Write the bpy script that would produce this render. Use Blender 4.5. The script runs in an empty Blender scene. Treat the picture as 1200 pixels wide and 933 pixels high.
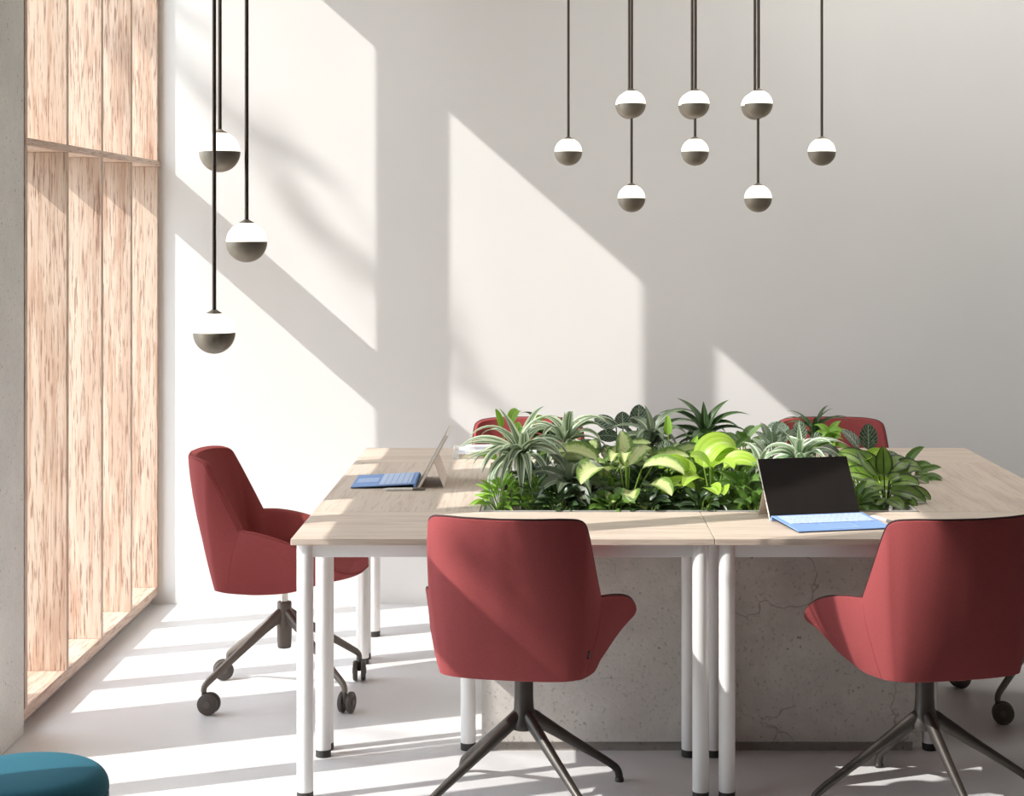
import bpy, bmesh, math, random
from mathutils import Vector, Matrix, Euler
R = math.radians
PI = math.pi
sc = bpy.context.scene
C = sc.collection

# ------------------------------------------------------------------ camera, world, sun, exposure
EYE = 1.608
FPX = 2130.0
cam = bpy.data.cameras.new('camera')
cam.sensor_width = 36.0
cam.lens = FPX / 1200 * 36.0
cam.shift_x = -(641 - 600) / 1200
cam.shift_y = -(466.5 - 269) / 1200
cam.clip_end = 200
camo = bpy.data.objects.new('camera', cam)
camo.location = (0, 0, EYE)
camo.rotation_euler = (R(90), 0, 0)
C.objects.link(camo)
sc.camera = camo

SUN = Vector((1.0, 0.42, -0.88)).normalized()
sl = bpy.data.lights.new('sun', 'SUN')
sl.energy = 4.8
sl.angle = R(0.42)
sl.color = (1.0, 0.97, 0.93)
so = bpy.data.objects.new('sun', sl)
so.rotation_euler = SUN.to_track_quat('-Z', 'Y').to_euler()
so.location = (-8, 2, 8)
C.objects.link(so)

w = bpy.data.worlds.new('sky')
w.use_nodes = True
bg = w.node_tree.nodes['Background']
bg.inputs[0].default_value = (0.79, 0.90, 1.0, 1)
bg.inputs[1].default_value = 4.7
sc.world = w
for (y0, y1) in ((5.80, 7.80), (3.50, 5.45)):
    pl = bpy.data.lights.new('window_portal', 'AREA')
    pl.shape = 'RECTANGLE'
    pl.size = y1 - y0
    pl.size_y = 3.4
    pl.cycles.is_portal = True
    po = bpy.data.objects.new('window_portal', pl)
    po.matrix_world = Matrix.Translation((-1.99, (y0 + y1) / 2, 1.74)) @ Matrix(((0, 0, -1, 0), (1, 0, 0, 0), (0, -1, 0, 0), (0, 0, 0, 1)))
    C.objects.link(po)

sc.view_settings.view_transform = 'Standard'
sc.view_settings.look = 'None'
sc.view_settings.gamma = 1.0
sc.view_settings.exposure = 0.13
sc.view_settings.use_curve_mapping = False
sc.cycles.use_denoising = True
sc.cycles.max_bounces = 10
sc.cycles.diffuse_bounces = 7
sc.cycles.sample_clamp_indirect = 8

# ------------------------------------------------------------------ helpers
def srgb(r, g, b):
    f = lambda c: ((c / 255) / 12.92) if c / 255 <= 0.04045 else (((c / 255) + 0.055) / 1.055) ** 2.4
    return (f(r), f(g), f(b), 1)

class N:
    """tiny node helper"""
    def __init__(s, name):
        s.m = bpy.data.materials.new(name)
        s.m.use_nodes = True
        s.t = s.m.node_tree
        s.b = s.t.nodes['Principled BSDF']
        s.o = s.t.nodes['Material Output']
    def n(s, typ, **k):
        x = s.t.nodes.new(typ)
        for a, v in k.items():
            setattr(x, a, v)
        return x
    def l(s, a, b):
        s.t.links.new(a, b)
    def set(s, i, v):
        s.b.inputs[i].default_value = v
    def math(s, op, a, b=None, clamp=False):
        x = s.n('ShaderNodeMath', operation=op, use_clamp=clamp)
        for i, v in enumerate((a, b)):
            if v is None: continue
            if isinstance(v, (int, float)): x.inputs[i].default_value = v
            else: s.l(v, x.inputs[i])
        return x.outputs[0]
    def coord(s, scale=(1, 1, 1), kind='Object', rot=(0, 0, 0)):
        tc = s.n('ShaderNodeTexCoord')
        mp = s.n('ShaderNodeMapping')
        mp.inputs['Scale'].default_value = scale
        mp.inputs['Rotation'].default_value = rot
        s.l(tc.outputs[kind], mp.inputs[0])
        return mp.outputs[0]
    def noise(s, vec, scale=5, detail=4, rough=0.5, dist=0.0):
        x = s.n('ShaderNodeTexNoise')
        x.inputs['Scale'].default_value = scale
        x.inputs['Detail'].default_value = detail
        x.inputs['Roughness'].default_value = rough
        x.inputs['Distortion'].default_value = dist
        s.l(vec, x.inputs['Vector'])
        return x.outputs['Fac']
    def ramp(s, fac, stops):
        x = s.n('ShaderNodeValToRGB')
        e = x.color_ramp.elements
        while len(e) < len(stops): e.new(0.5)
        for i, (p, c) in enumerate(stops):
            e[i].position = p
            e[i].color = c
        s.l(fac, x.inputs[0])
        return x.outputs[0]
    def mix(s, fac, a, b, mode='MIX'):
        x = s.n('ShaderNodeMix', data_type='RGBA', blend_type=mode)
        for i, v in ((0, fac), (6, a), (7, b)):
            if isinstance(v, (int, float)): x.inputs[i].default_value = v
            elif isinstance(v, tuple): x.inputs[i].default_value = v
            else: s.l(v, x.inputs[i])
        return x.outputs[2]
    def bump(s, h, strength=0.2, dist=0.01):
        x = s.n('ShaderNodeBump')
        x.inputs['Strength'].default_value = strength
        x.inputs['Distance'].default_value = dist
        s.l(h, x.inputs['Height'])
        s.l(x.outputs[0], s.b.inputs['Normal'])

def plain(name, col, rough=0.5, metal=0.0, spec=0.5, coat=0.0):
    g = N(name)
    g.set('Base Color', col); g.set('Roughness', rough); g.set('Metallic', metal)
    g.set('Specular IOR Level', spec); g.set('Coat Weight', coat)
    return g.m

def wood(name, light, mid, dark, axis, scale=1.0, bump=0.25, contrast=1.0):
    """grain runs along axis; every object shifts the pattern by its own random number"""
    g = N(name)
    s = [26 * scale] * 3
    s[axis] = 1.3 * scale
    tc = g.n('ShaderNodeTexCoord')
    oi = g.n('ShaderNodeObjectInfo')
    off = g.n('ShaderNodeCombineXYZ')
    g.l(g.math('MULTIPLY', oi.outputs['Random'], 37.0), off.inputs[0])
    g.l(g.math('MULTIPLY', oi.outputs['Random'], 53.0), off.inputs[1])
    g.l(g.math('MULTIPLY', oi.outputs['Random'], 91.0), off.inputs[2])
    add = g.n('ShaderNodeVectorMath', operation='ADD')
    g.l(tc.outputs['Object'], add.inputs[0]); g.l(off.outputs[0], add.inputs[1])
    def mp(sc_):
        m = g.n('ShaderNodeMapping'); m.inputs['Scale'].default_value = sc_
        g.l(add.outputs[0], m.inputs[0]); return m.outputs[0]
    broad = g.noise(mp([c * 0.16 for c in s]), 1, 3, 0.5, 0.6)
    streak = g.noise(mp(s), 1, 5, 0.62, 0.9)
    f2 = [150 * scale] * 3; f2[axis] = 7 * scale
    fine = g.noise(mp(f2), 1, 3, 0.6, 0.3)
    rings = g.n('ShaderNodeMath', operation='SINE')
    g.l(g.math('ADD', g.math('MULTIPLY', broad, 60.0), g.math('MULTIPLY', streak, 5.0)), rings.inputs[0])
    base = g.ramp(streak, [(0.34, mid), (0.5, light), (1.0, light)])
    col = g.mix(g.math('MULTIPLY', g.math('SUBTRACT', rings.outputs[0], 0.45, True), 0.9 * contrast), base, mid)
    pores = g.ramp(fine, [(0.36, (1, 1, 1, 1)), (0.47, (0, 0, 0, 1))])
    col = g.mix(g.math('MULTIPLY', pores, 0.75 * contrast), col, dark)
    g.l(col, g.b.inputs['Base Color'])
    g.set('Roughness', 0.5); g.set('Specular IOR Level', 0.35)
    g.bump(g.math('ADD', fine, streak), bump, 0.002)
    return g.m

def concrete(name, a, b, pit, scale=1.0, cracks=True):
    g = N(name)
    v = g.coord((scale, scale, scale))
    n1 = g.noise(v, 3.0, 6, 0.65, 0.3)
    n2 = g.noise(v, 90, 4, 0.6)
    n3 = g.noise(v, 14, 5, 0.7, 1.0)
    col = g.ramp(n1, [(0.3, a), (0.7, b)])
    col = g.mix(g.math('MULTIPLY', g.ramp(n3, [(0.40, (1, 1, 1, 1)), (0.55, (0, 0, 0, 1))]), 0.35), col, a)
    vo = g.n('ShaderNodeTexVoronoi'); vo.inputs['Scale'].default_value = 42
    g.l(v, vo.inputs['Vector'])
    gate = g.ramp(g.noise(v, 9, 3, 0.6), [(0.52, (0, 0, 0, 1)), (0.6, (1, 1, 1, 1))])
    dots = g.math('MULTIPLY', g.ramp(vo.outputs['Distance'], [(0.10, (1, 1, 1, 1)), (0.2, (0, 0, 0, 1))]), gate)
    speck = g.ramp(n2, [(0.30, (1, 1, 1, 1)), (0.40, (0, 0, 0, 1))])
    pits = g.math('MAXIMUM', dots, g.math('MULTIPLY', speck, 0.55))
    if cracks:
        dv = g.n('ShaderNodeVectorMath', operation='ADD')
        nz = g.n('ShaderNodeTexNoise'); nz.inputs['Scale'].default_value = 6; nz.inputs['Detail'].default_value = 5
        g.l(v, nz.inputs['Vector'])
        sv = g.n('ShaderNodeVectorMath', operation='SCALE'); sv.inputs['Scale'].default_value = 0.22
        g.l(nz.outputs['Color'], sv.inputs[0]); g.l(v, dv.inputs[0]); g.l(sv.outputs[0], dv.inputs[1])
        vc = g.n('ShaderNodeTexVoronoi', feature='DISTANCE_TO_EDGE'); vc.inputs['Scale'].default_value = 3.4
        g.l(dv.outputs[0], vc.inputs['Vector'])
        cr = g.math('MULTIPLY', g.ramp(vc.outputs['Distance'], [(0.002, (1, 1, 1, 1)), (0.009, (0, 0, 0, 1))]),
                    g.ramp(g.noise(v, 4, 2), [(0.5, (0, 0, 0, 1)), (0.6, (1, 1, 1, 1))]))
        pits = g.math('MAXIMUM', pits, g.math('MULTIPLY', cr, 0.8))
    col = g.mix(g.math('MULTIPLY', pits, 0.75), col, pit)
    g.l(col, g.b.inputs['Base Color'])
    g.set('Roughness', 0.85); g.set('Specular IOR Level', 0.25)
    g.bump(g.math('SUBTRACT', n2, pits), 0.45, 0.003)
    return g.m

def fabric(name, col, col2, rough=0.9, weave=900):
    g = N(name)
    v = g.coord()
    n = g.noise(v, weave, 2, 0.5)
    g.l(g.mix(g.ramp(n, [(0.35, (0, 0, 0, 1)), (0.65, (1, 1, 1, 1))]), col, col2), g.b.inputs['Base Color'])
    g.set('Roughness', rough); g.set('Specular IOR Level', 0.2)
    g.set('Sheen Weight', 0.25); g.set('Sheen Roughness', 0.5)
    g.b.inputs['Sheen Tint'].default_value = col2
    g.bump(n, 0.35, 0.0012)
    return g.m

# ---- leaf materials: UV.x runs across the blade (0..1, midrib at .5), UV.y from base to tip
def leaf_mat(name, kind, base, second, third=None, rough=0.42, trans=0.3):
    g = N(name)
    tc = g.n('ShaderNodeTexCoord')
    sp = g.n('ShaderNodeSeparateXYZ'); g.l(tc.outputs['UV'], sp.inputs[0])
    u = g.math('ABSOLUTE', g.math('SUBTRACT', sp.outputs[0], 0.5))      # 0 midrib .. .5 edge
    v = sp.outputs[1]
    us = g.math('SUBTRACT', sp.outputs[0], 0.5)
    obj = g.coord()
    n = g.noise(obj, 22, 4, 0.6)
    third = third or second
    if kind == 'edge_stripe':        # pale margins
        f = g.ramp(g.math('ADD', u, g.math('MULTIPLY', n, 0.10)), [(0.20, (0, 0, 0, 1)), (0.44, (1, 1, 1, 1))])
        col = g.mix(f, base, second)
        f2 = g.ramp(u, [(0.02, (1, 1, 1, 1)), (0.06, (0, 0, 0, 1))])
        col = g.mix(g.math('MULTIPLY', f2, 0.7), col, third)
    elif kind == 'lines':            # long parallel lines
        s = g.math('SINE', g.math('MULTIPLY', us, 60.0))
        col = g.mix(g.math('MULTIPLY', g.math('ADD', s, 1.0), 0.35), base, second)
        f2 = g.ramp(u, [(0.03, (1, 1, 1, 1)), (0.09, (0, 0, 0, 1))])
        col = g.mix(g.math('MULTIPLY', f2, 0.8), col, third)
    elif kind == 'veined':           # pale net of veins on dark blade
        side = g.math('SINE', g.math('MULTIPLY', g.math('SUBTRACT', g.math('MULTIPLY', v, 1.0), g.math('MULTIPLY', u, 0.75)), 40.0))
        f = g.ramp(side, [(0.80, (0, 0, 0, 1)), (0.97, (1, 1, 1, 1))])
        cross = g.n('ShaderNodeTexVoronoi', feature='DISTANCE_TO_EDGE'); cross.inputs['Scale'].default_value = 95
        g.l(obj, cross.inputs['Vector'])
        f3 = g.ramp(cross.outputs['Distance'], [(0.03, (1, 1, 1, 1)), (0.09, (0, 0, 0, 1))])
        mid = g.ramp(u, [(0.02, (1, 1, 1, 1)), (0.05, (0, 0, 0, 1))])
        f = g.math('MAXIMUM', g.math('MAXIMUM', f, mid), g.math('MULTIPLY', f3, 0.4))
        col = g.mix(g.math('MULTIPLY', f, 0.8), base, second)
    elif kind == 'mottled':          # pale heart, green margin, speckled
        f = g.ramp(g.math('ADD', u, g.math('MULTIPLY', g.noise(obj, 60, 5, 0.7), 0.55)), [(0.50, (0, 0, 0, 1)), (0.66, (1, 1, 1, 1))])
        col = g.mix(f, base, second)
        side = g.math('SINE', g.math('MULTIPLY', g.math('SUBTRACT', v, g.math('MULTIPLY', u, 0.9)), 62.0))
        col = g.mix(g.math('MULTIPLY', g.ramp(side, [(0.7, (0, 0, 0, 1)), (1.0, (1, 1, 1, 1))]), 0.35), col, second)
        mid = g.ramp(u, [(0.015, (1, 1, 1, 1)), (0.04, (0, 0, 0, 1))])
        col = g.mix(g.math('MULTIPLY', mid, 0.8), col, third)
    elif kind == 'dark_edge':        # green blade, dark margin, midrib and feathering
        side = g.math('SINE', g.math('MULTIPLY', g.math('SUBTRACT', v, g.math('MULTIPLY', u, 0.8)), 70.0))
        e = g.ramp(g.math('ADD', u, g.math('MULTIPLY', side, 0.035)), [(0.34, (0, 0, 0, 1)), (0.44, (1, 1, 1, 1))])
        mid = g.ramp(u, [(0.025, (1, 1, 1, 1)), (0.06, (0, 0, 0, 1))])
        f = g.math('MAXIMUM', e, mid)
        col = g.mix(g.ramp(n, [(0.35, (0, 0, 0, 1)), (0.7, (1, 1, 1, 1))]), base, third)
        col = g.mix(g.math('MULTIPLY', g.ramp(side, [(0.5, (0, 0, 0, 1)), (1.0, (1, 1, 1, 1))]), 0.4), col, second)
        col = g.mix(g.math('MULTIPLY', f, 0.9), col, second)
    else:                            # plain with paler ribs
        s = g.math('SINE', g.math('MULTIPLY', us, 34.0))
        col = g.mix(g.math('MULTIPLY', g.math('ADD', s, 1.0), 0.2), base, second)
        mid = g.ramp(u, [(0.02, (1, 1, 1, 1)), (0.06, (0, 0, 0, 1))])
        col = g.mix(g.math('MULTIPLY', mid, 0.6), col, third)
    g.l(col, g.b.inputs['Base Color'])
    g.set('Roughness', rough); g.set('Specular IOR Level', 0.5)
    tr = g.n('ShaderNodeBsdfTranslucent'); g.l(col, tr.inputs[0])
    ms = g.n('ShaderNodeMixShader'); ms.inputs[0].default_value = trans
    g.l(g.b.outputs[0], ms.inputs[1]); g.l(tr.outputs[0], ms.inputs[2]); g.l(ms.outputs[0], g.o.inputs[0])
    return g.m

# ---- mesh builder
class MB:
    def __init__(s):
        s.v = []; s.f = []; s.uv = []
    def add(s, vs, fs, uvs=None):
        b = len(s.v)
        s.v += [tuple(p) for p in vs]
        s.f += [tuple(i + b for i in f) for f in fs]
        s.uv += (uvs if uvs else [(0.0, 0.0)] * len(vs))
    def box(s, x0, x1, y0, y1, z0, z1, M=None):
        p = [Vector((x, y, z)) for z in (z0, z1) for y in (y0, y1) for x in (x0, x1)]
        if M: p = [M @ q for q in p]
        s.add(p, [(0, 2, 3, 1), (4, 5, 7, 6), (0, 1, 5, 4), (2, 6, 7, 3), (0, 4, 6, 2), (1, 3, 7, 5)])
    def lathe(s, prof, cx=0, cy=0, n=32, M=None):
        """prof: list of (radius, z)"""
        vs = []; fs = []
        for r, z in prof:
            for k in range(n):
                a = 2 * PI * k / n
                q = Vector((cx + r * math.cos(a), cy + r * math.sin(a), z))
                vs.append(M @ q if M else q)
        for i in range(len(prof) - 1):
            for k in range(n):
                k2 = (k + 1) % n
                fs.append((i * n + k, i * n + k2, (i + 1) * n + k2, (i + 1) * n + k))
        if prof[0][0] > 1e-6: fs.append(tuple(range(n - 1, -1, -1)))
        if prof[-1][0] > 1e-6: fs.append(tuple((len(prof) - 1) * n + k for k in range(n)))
        s.add(vs, fs)
    def tube(s, pts, rad, n=10, sq=1.0, closed=False, up=Vector((0, 0, 1)), power=1.0):
        """sweep; rad is a number or list of (half width, half height)"""
        pts = [Vector(p) for p in pts]
        m = len(pts)
        vs = []; fs = []
        prev = None
        for i, p in enumerate(pts):
            a = pts[(i - 1) % m] if (closed or i > 0) else p
            b = pts[(i + 1) % m] if (closed or i < m - 1) else p
            t = (b - a).normalized()
            u = up if abs(t.dot(up)) < 0.98 or prev is None else prev
            side = t.cross(u)
            if side.length < 1e-4: side = t.cross(Vector((1, 0.01, 0)))
            side.normalize()
            if prev is not None and abs(t.dot(up)) >= 0.9:
                # keep the frame steady where the path turns upright
                side = lastside - t * lastside.dot(t); side.normalize()
            nrm = side.cross(t).normalized()
            prev = nrm; lastside = side
            r = rad[i] if isinstance(rad, (list, tuple)) else rad
            rw, rh = r if isinstance(r, (list, tuple)) else (r, r)
            for k in range(n):
                an = 2 * PI * k / n
                c_, s_ = math.cos(an), math.sin(an)
                c_ = math.copysign(abs(c_) ** power, c_); s_ = math.copysign(abs(s_) ** power, s_)
                vs.append(p + side * (rw * c_) + nrm * (rh * s_))
        for i in range(m if closed else m - 1):
            j = (i + 1) % m
            for k in range(n):
                k2 = (k + 1) % n
                fs.append((i * n + k, i * n + k2, j * n + k2, j * n + k))
        if not closed:
            fs.append(tuple(range(n - 1, -1, -1)))
            fs.append(tuple((m - 1) * n + k for k in range(n)))
        s.add(vs, fs)
    def build(s, name, mat, parent=None, smooth=False, bevel=0.0, seg=2, sharp=40, loc=None):
        me = bpy.data.meshes.new(name)
        me.from_pydata(s.v, [], s.f)
        uvl = me.uv_layers.new(name='UVMap')
        idx = [0] * len(me.loops)
        me.loops.foreach_get('vertex_index', idx)
        flat = []
        for i in idx: flat += s.uv[i]
        uvl.data.foreach_set('uv', flat)
        bm = bmesh.new(); bm.from_mesh(me)
        bmesh.ops.recalc_face_normals(bm, faces=bm.faces)
        bm.to_mesh(me); bm.free()
        if smooth:
            me.polygons.foreach_set('use_smooth', [True] * len(me.polygons))
            me.set_sharp_from_angle(angle=R(sharp))
        me.materials.append(mat)
        o = bpy.data.objects.new(name, me)
        C.objects.link(o)
        if parent: o.parent = parent
        if loc: o.location = loc
        if bevel:
            b = o.modifiers.new('bevel', 'BEVEL'); b.width = bevel; b.segments = seg; b.limit_method = 'ANGLE'
        return o

def tag(o, label=None, cat=None, group=None, kind=None):
    if label: o['label'] = label
    if cat: o['category'] = cat
    if group: o['group'] = group
    if kind: o['kind'] = kind
    return o
def empty(name, loc, rz=0.0):
    o = bpy.data.objects.new(name, None)
    o.empty_display_size = 0.1
    o.location = loc; o.rotation_euler = (0, 0, rz)
    C.objects.link(o)
    return o
def copy_tree(o, parent=None):
    c = o.copy(); C.objects.link(c)
    if parent: c.parent = parent
    for ch in list(o.children): copy_tree(ch, c)
    return c
def catmull(P, n):
    out = []
    P = [Vector(p) for p in P]
    for i in range(len(P) - 1):
        p0 = P[i - 1] if i > 0 else P[0] * 2 - P[1]
        p1, p2 = P[i], P[i + 1]
        p3 = P[i + 2] if i + 2 < len(P) else P[-1] * 2 - P[-2]
        for k in range(n):
            t = k / n
            out.append(0.5 * ((2 * p1) + (p2 - p0) * t + (2 * p0 - 5 * p1 + 4 * p2 - p3) * t * t + (3 * p1 - p0 - 3 * p2 + p3) * t ** 3))
    out.append(P[-1])
    return out

# ------------------------------------------------------------------ materials
g = N('wall_paint')
v = g.coord()
g.l(g.ramp(g.noise(v, 1.2, 4, 0.5), [(0.3, srgb(224, 223, 220)), (0.7, srgb(229, 228, 225))]), g.b.inputs['Base Color'])
g.set('Roughness', 0.75); g.set('Specular IOR Level', 0.25)
g.bump(g.noise(v, 160, 3), 0.05, 0.001)
M_wall = g.m
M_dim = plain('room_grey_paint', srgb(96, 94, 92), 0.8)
g = N('floor_resin')
v = g.coord()
g.l(g.ramp(g.noise(v, 1.6, 6, 0.6, 0.5), [(0.3, srgb(208, 207, 206)), (0.7, srgb(217, 216, 215))]), g.b.inputs['Base Color'])
g.set('Roughness', 0.42); g.set('Specular IOR Level', 0.35)
g.bump(g.noise(v, 9, 5), 0.03, 0.004)
M_floor = g.m
M_ceil = plain('ceiling_paint', srgb(228, 224, 218), 0.85)
M_fin = wood('pale_oak_fin', srgb(204, 182, 163), srgb(182, 150, 128), srgb(124, 88, 70), 2, 1.35, 0.3, 1.05)
M_sill = wood('pale_oak_shelf', srgb(208, 184, 166), srgb(190, 158, 136), srgb(138, 102, 82), 1, 1.25, 0.3, 0.9)
M_topx = wood('ash_top_crosswise', srgb(206, 190, 174), srgb(190, 172, 156), srgb(156, 138, 122), 0, 0.8, 0.08, 0.55)
M_topy = wood('ash_top_lengthwise', srgb(203, 187, 171), srgb(189, 171, 155), srgb(156, 138, 122), 1, 0.8, 0.08, 0.55)
M_pillar = concrete('pillar_concrete', srgb(212, 210, 205), srgb(230, 228, 222), srgb(110, 104, 96), 1.0, False)
M_kerb = plain('kerb_grey', srgb(176, 172, 166), 0.85)
M_conc = concrete('planter_concrete', srgb(194, 188, 180), srgb(222, 217, 209), srgb(120, 112, 103), 1.0, True)
M_plinth = concrete('plinth_concrete', srgb(140, 134, 127), srgb(166, 159, 151), srgb(70, 64, 58), 1.0, False)
M_white = plain('white_powder_coat', srgb(238, 236, 233), 0.35, 0.0, 0.5)
M_cap = plain('black_plastic', srgb(52, 48, 45), 0.5)
M_red = fabric('brick_red_wool', srgb(132, 60, 60), srgb(156, 76, 76))
M_redin = fabric('brick_red_wool_inside', srgb(130, 58, 57), srgb(154, 74, 73))
M_pipe = plain('dark_piping', srgb(56, 30, 30), 0.8)
M_base = plain('dark_taupe_metal', srgb(74, 69, 64), 0.42, 0.55, 0.5)
M_taupe = plain('taupe_metal', srgb(116, 107, 99), 0.42, 0.3, 0.5)
M_wheel = plain('taupe_rubber', srgb(82, 75, 70), 0.55)
M_hub = plain('taupe_wheel_hub', srgb(104, 96, 90), 0.4)
M_chrome = plain('polished_steel', srgb(215, 212, 208), 0.18, 1.0)
M_tag = plain('black_tag', srgb(18, 16, 16), 0.5)
M_taglet = plain('tag_print', srgb(120, 110, 104), 0.6)
M_shade = plain('taupe_lamp_shade', srgb(138, 129, 115), 0.45, 0.35)
M_rod = plain('dark_bronze_rod', srgb(92, 80, 70), 0.38, 0.6)
g = N('opal_glass_lit')
g.set('Base Color', srgb(250, 246, 236)); g.set('Emission Color', (1.0, 0.93, 0.80, 1)); g.set('Emission Strength', 1.5); g.set('Roughness', 0.3)
M_opal = g.m
M_teal = fabric('teal_felt', srgb(33, 86, 102), srgb(44, 100, 116), 0.8, 700)
M_tealseam = plain('dark_teal_seam', srgb(18, 52, 60), 0.8)
M_alu = plain('brushed_champagne_aluminium', srgb(226, 216, 204), 0.35, 0.35)
M_screen = plain('black_glass', srgb(40, 36, 34), 0.18, 0.0, 0.3)
M_bezel = plain('black_bezel', srgb(12, 12, 12), 0.25)
M_blue = plain('blue_keyboard_fabric', srgb(124, 156, 206), 0.75)
M_key = plain('pale_blue_key', srgb(190, 206, 232), 0.6)
M_pad = plain('blue_touchpad', srgb(140, 172, 216), 0.35)
M_dblue = plain('dark_blue_base', srgb(18, 30, 54), 0.8)
M_pen = plain('white_pen', srgb(232, 228, 222), 0.35)
M_pengrey = plain('grey_pen_end', srgb(120, 116, 112), 0.35, 0.3)
M_port = plain('dark_port', srgb(70, 56, 36), 0.5)
M_paper = plain('white_paper', srgb(244, 242, 238), 0.7)
M_papergrey = plain('pale_grey_print', srgb(206, 208, 214), 0.7)
M_beige = plain('beige_card', srgb(214, 198, 180), 0.7)
g = N('frosted_acrylic')
g.set('Base Color', srgb(244, 246, 244)); g.set('Roughness', 0.2)
_t = g.n('ShaderNodeBsdfTransparent'); _x = g.n('ShaderNodeMixShader'); _x.inputs[0].default_value = 0.5
g.l(_t.outputs[0], _x.inputs[1]); g.l(g.b.outputs[0], _x.inputs[2]); g.l(_x.outputs[0], g.o.inputs[0])
M_acryl = g.m
g = N('dark_potting_soil')
v = g.coord()
n_ = g.noise(v, 60, 5, 0.7)
g.l(g.ramp(n_, [(0.3, srgb(26, 20, 14)), (0.7, srgb(64, 50, 38))]), g.b.inputs['Base Color'])
g.set('Roughness', 0.95); g.bump(n_, 1.0, 0.02)
M_soil = g.m
M_liner = plain('pale_grey_liner', srgb(196, 194, 190), 0.45, 0.2)
M_ground = plain('outdoor_paving', srgb(176, 170, 160), 0.9)
M_bark = plain('tree_bark', srgb(86, 70, 56), 0.9)
M_treeleaf = plain('tree_leaf_green', srgb(70, 104, 48), 0.6)
M_stem = plain('pale_green_stem', srgb(128, 160, 62), 0.5)
M_stemdark = plain('dark_green_stem', srgb(62, 82, 46), 0.5)
L_silver = leaf_mat('silver_strap_leaf', 'edge_stripe', srgb(84, 106, 74), srgb(196, 208, 176), srgb(214, 224, 196))
L_silverdark = leaf_mat('slate_strap_leaf', 'lines', srgb(76, 90, 68), srgb(132, 146, 118), srgb(164, 176, 146))
L_dark = leaf_mat('deep_green_strap_leaf', 'lines', srgb(40, 66, 34), srgb(80, 108, 58), srgb(112, 140, 82))
L_spider = leaf_mat('white_edged_leaf', 'edge_stripe', srgb(104, 144, 92), srgb(236, 240, 224), srgb(170, 196, 150))
L_mottle = leaf_mat('mottled_lime_leaf', 'mottled', srgb(220, 230, 158), srgb(112, 146, 62), srgb(238, 242, 196))
L_olive = leaf_mat('olive_mottled_leaf', 'mottled', srgb(166, 182, 116), srgb(72, 98, 50), srgb(196, 208, 146))
L_lime = leaf_mat('bright_lime_leaf', 'plain', srgb(172, 214, 62), srgb(222, 240, 130), srgb(232, 244, 160), 0.38, 0.38)
L_green = leaf_mat('fresh_green_leaf', 'plain', srgb(130, 180, 52), srgb(176, 214, 90), srgb(200, 228, 124), 0.45, 0.35)
L_mid = leaf_mat('mid_green_leaf', 'plain', srgb(84, 120, 48), srgb(122, 156, 70), srgb(150, 178, 100), 0.45, 0.25)
L_deep = leaf_mat('dark_green_leaf', 'plain', srgb(44, 66, 38), srgb(72, 96, 54), srgb(108, 132, 84), 0.35, 0.15)
L_vein = leaf_mat('white_veined_dark_leaf', 'veined', srgb(56, 74, 56), srgb(190, 206, 176), None, 0.4, 0.15)
L_fitt = leaf_mat('pale_veined_leaf', 'veined', srgb(110, 134, 98), srgb(226, 234, 214), None, 0.45, 0.2)
L_cal = leaf_mat('dark_edged_green_leaf', 'dark_edge', srgb(112, 146, 52), srgb(30, 40, 24), srgb(140, 172, 80), 0.4, 0.25)

# ------------------------------------------------------------------ room shell
XL = -1.665          # inner face of the fins and pillars
XO = -1.920          # outer edge of the fins
CEIL = 3.62
XR = 5.2
YB = -1.6
def struct(name, mb, mat, parent=None, **k):
    o = mb.build(name, mat, parent, **k)
    if not parent: o['kind'] = 'structure'
    return o
m = MB(); m.box(-2.3, XR + .2, YB - .2, 8.0, -0.12, 0.0); struct('floor', m, M_floor)
m = MB(); m.box(XO, XR + .2, YB - .2, 8.0, CEIL, CEIL + .15); struct('ceiling', m, M_ceil)
m = MB(); m.box(-2.3, XR + .2, 7.80, 8.0, 0.0, CEIL); struct('wall_back', m, M_wall)
m = MB(); m.box(XR, XR + .2, YB, 7.80, 0.0, CEIL); struct('wall_right', m, M_dim)
m = MB(); m.box(-2.3, XR, YB - .2, YB, 0.0, CEIL); struct('wall_front', m, M_dim)
HEAD = 3.43
m = MB()
m.box(XO, -1.70, YB, 3.17, 0.0, CEIL)
m.box(XO, -1.70, 3.17, 7.80, HEAD + .03, CEIL)
struct('wall_left', m, M_wall)
for i, (y0, y1) in enumerate(((5.46, 5.79), (3.17, 3.50))):
    m = MB(); m.box((-2.2, XO)[i], XL, y0, y1, 0.0, HEAD + .0295)
    o = struct('pillar', m, M_pillar, bevel=0.006)
    o['label'] = ('rough grey concrete pillar at the left edge of the photo beside the wooden fins' if i == 0 else
                  'rough grey concrete pillar ending the window run nearest the camera')
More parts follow.
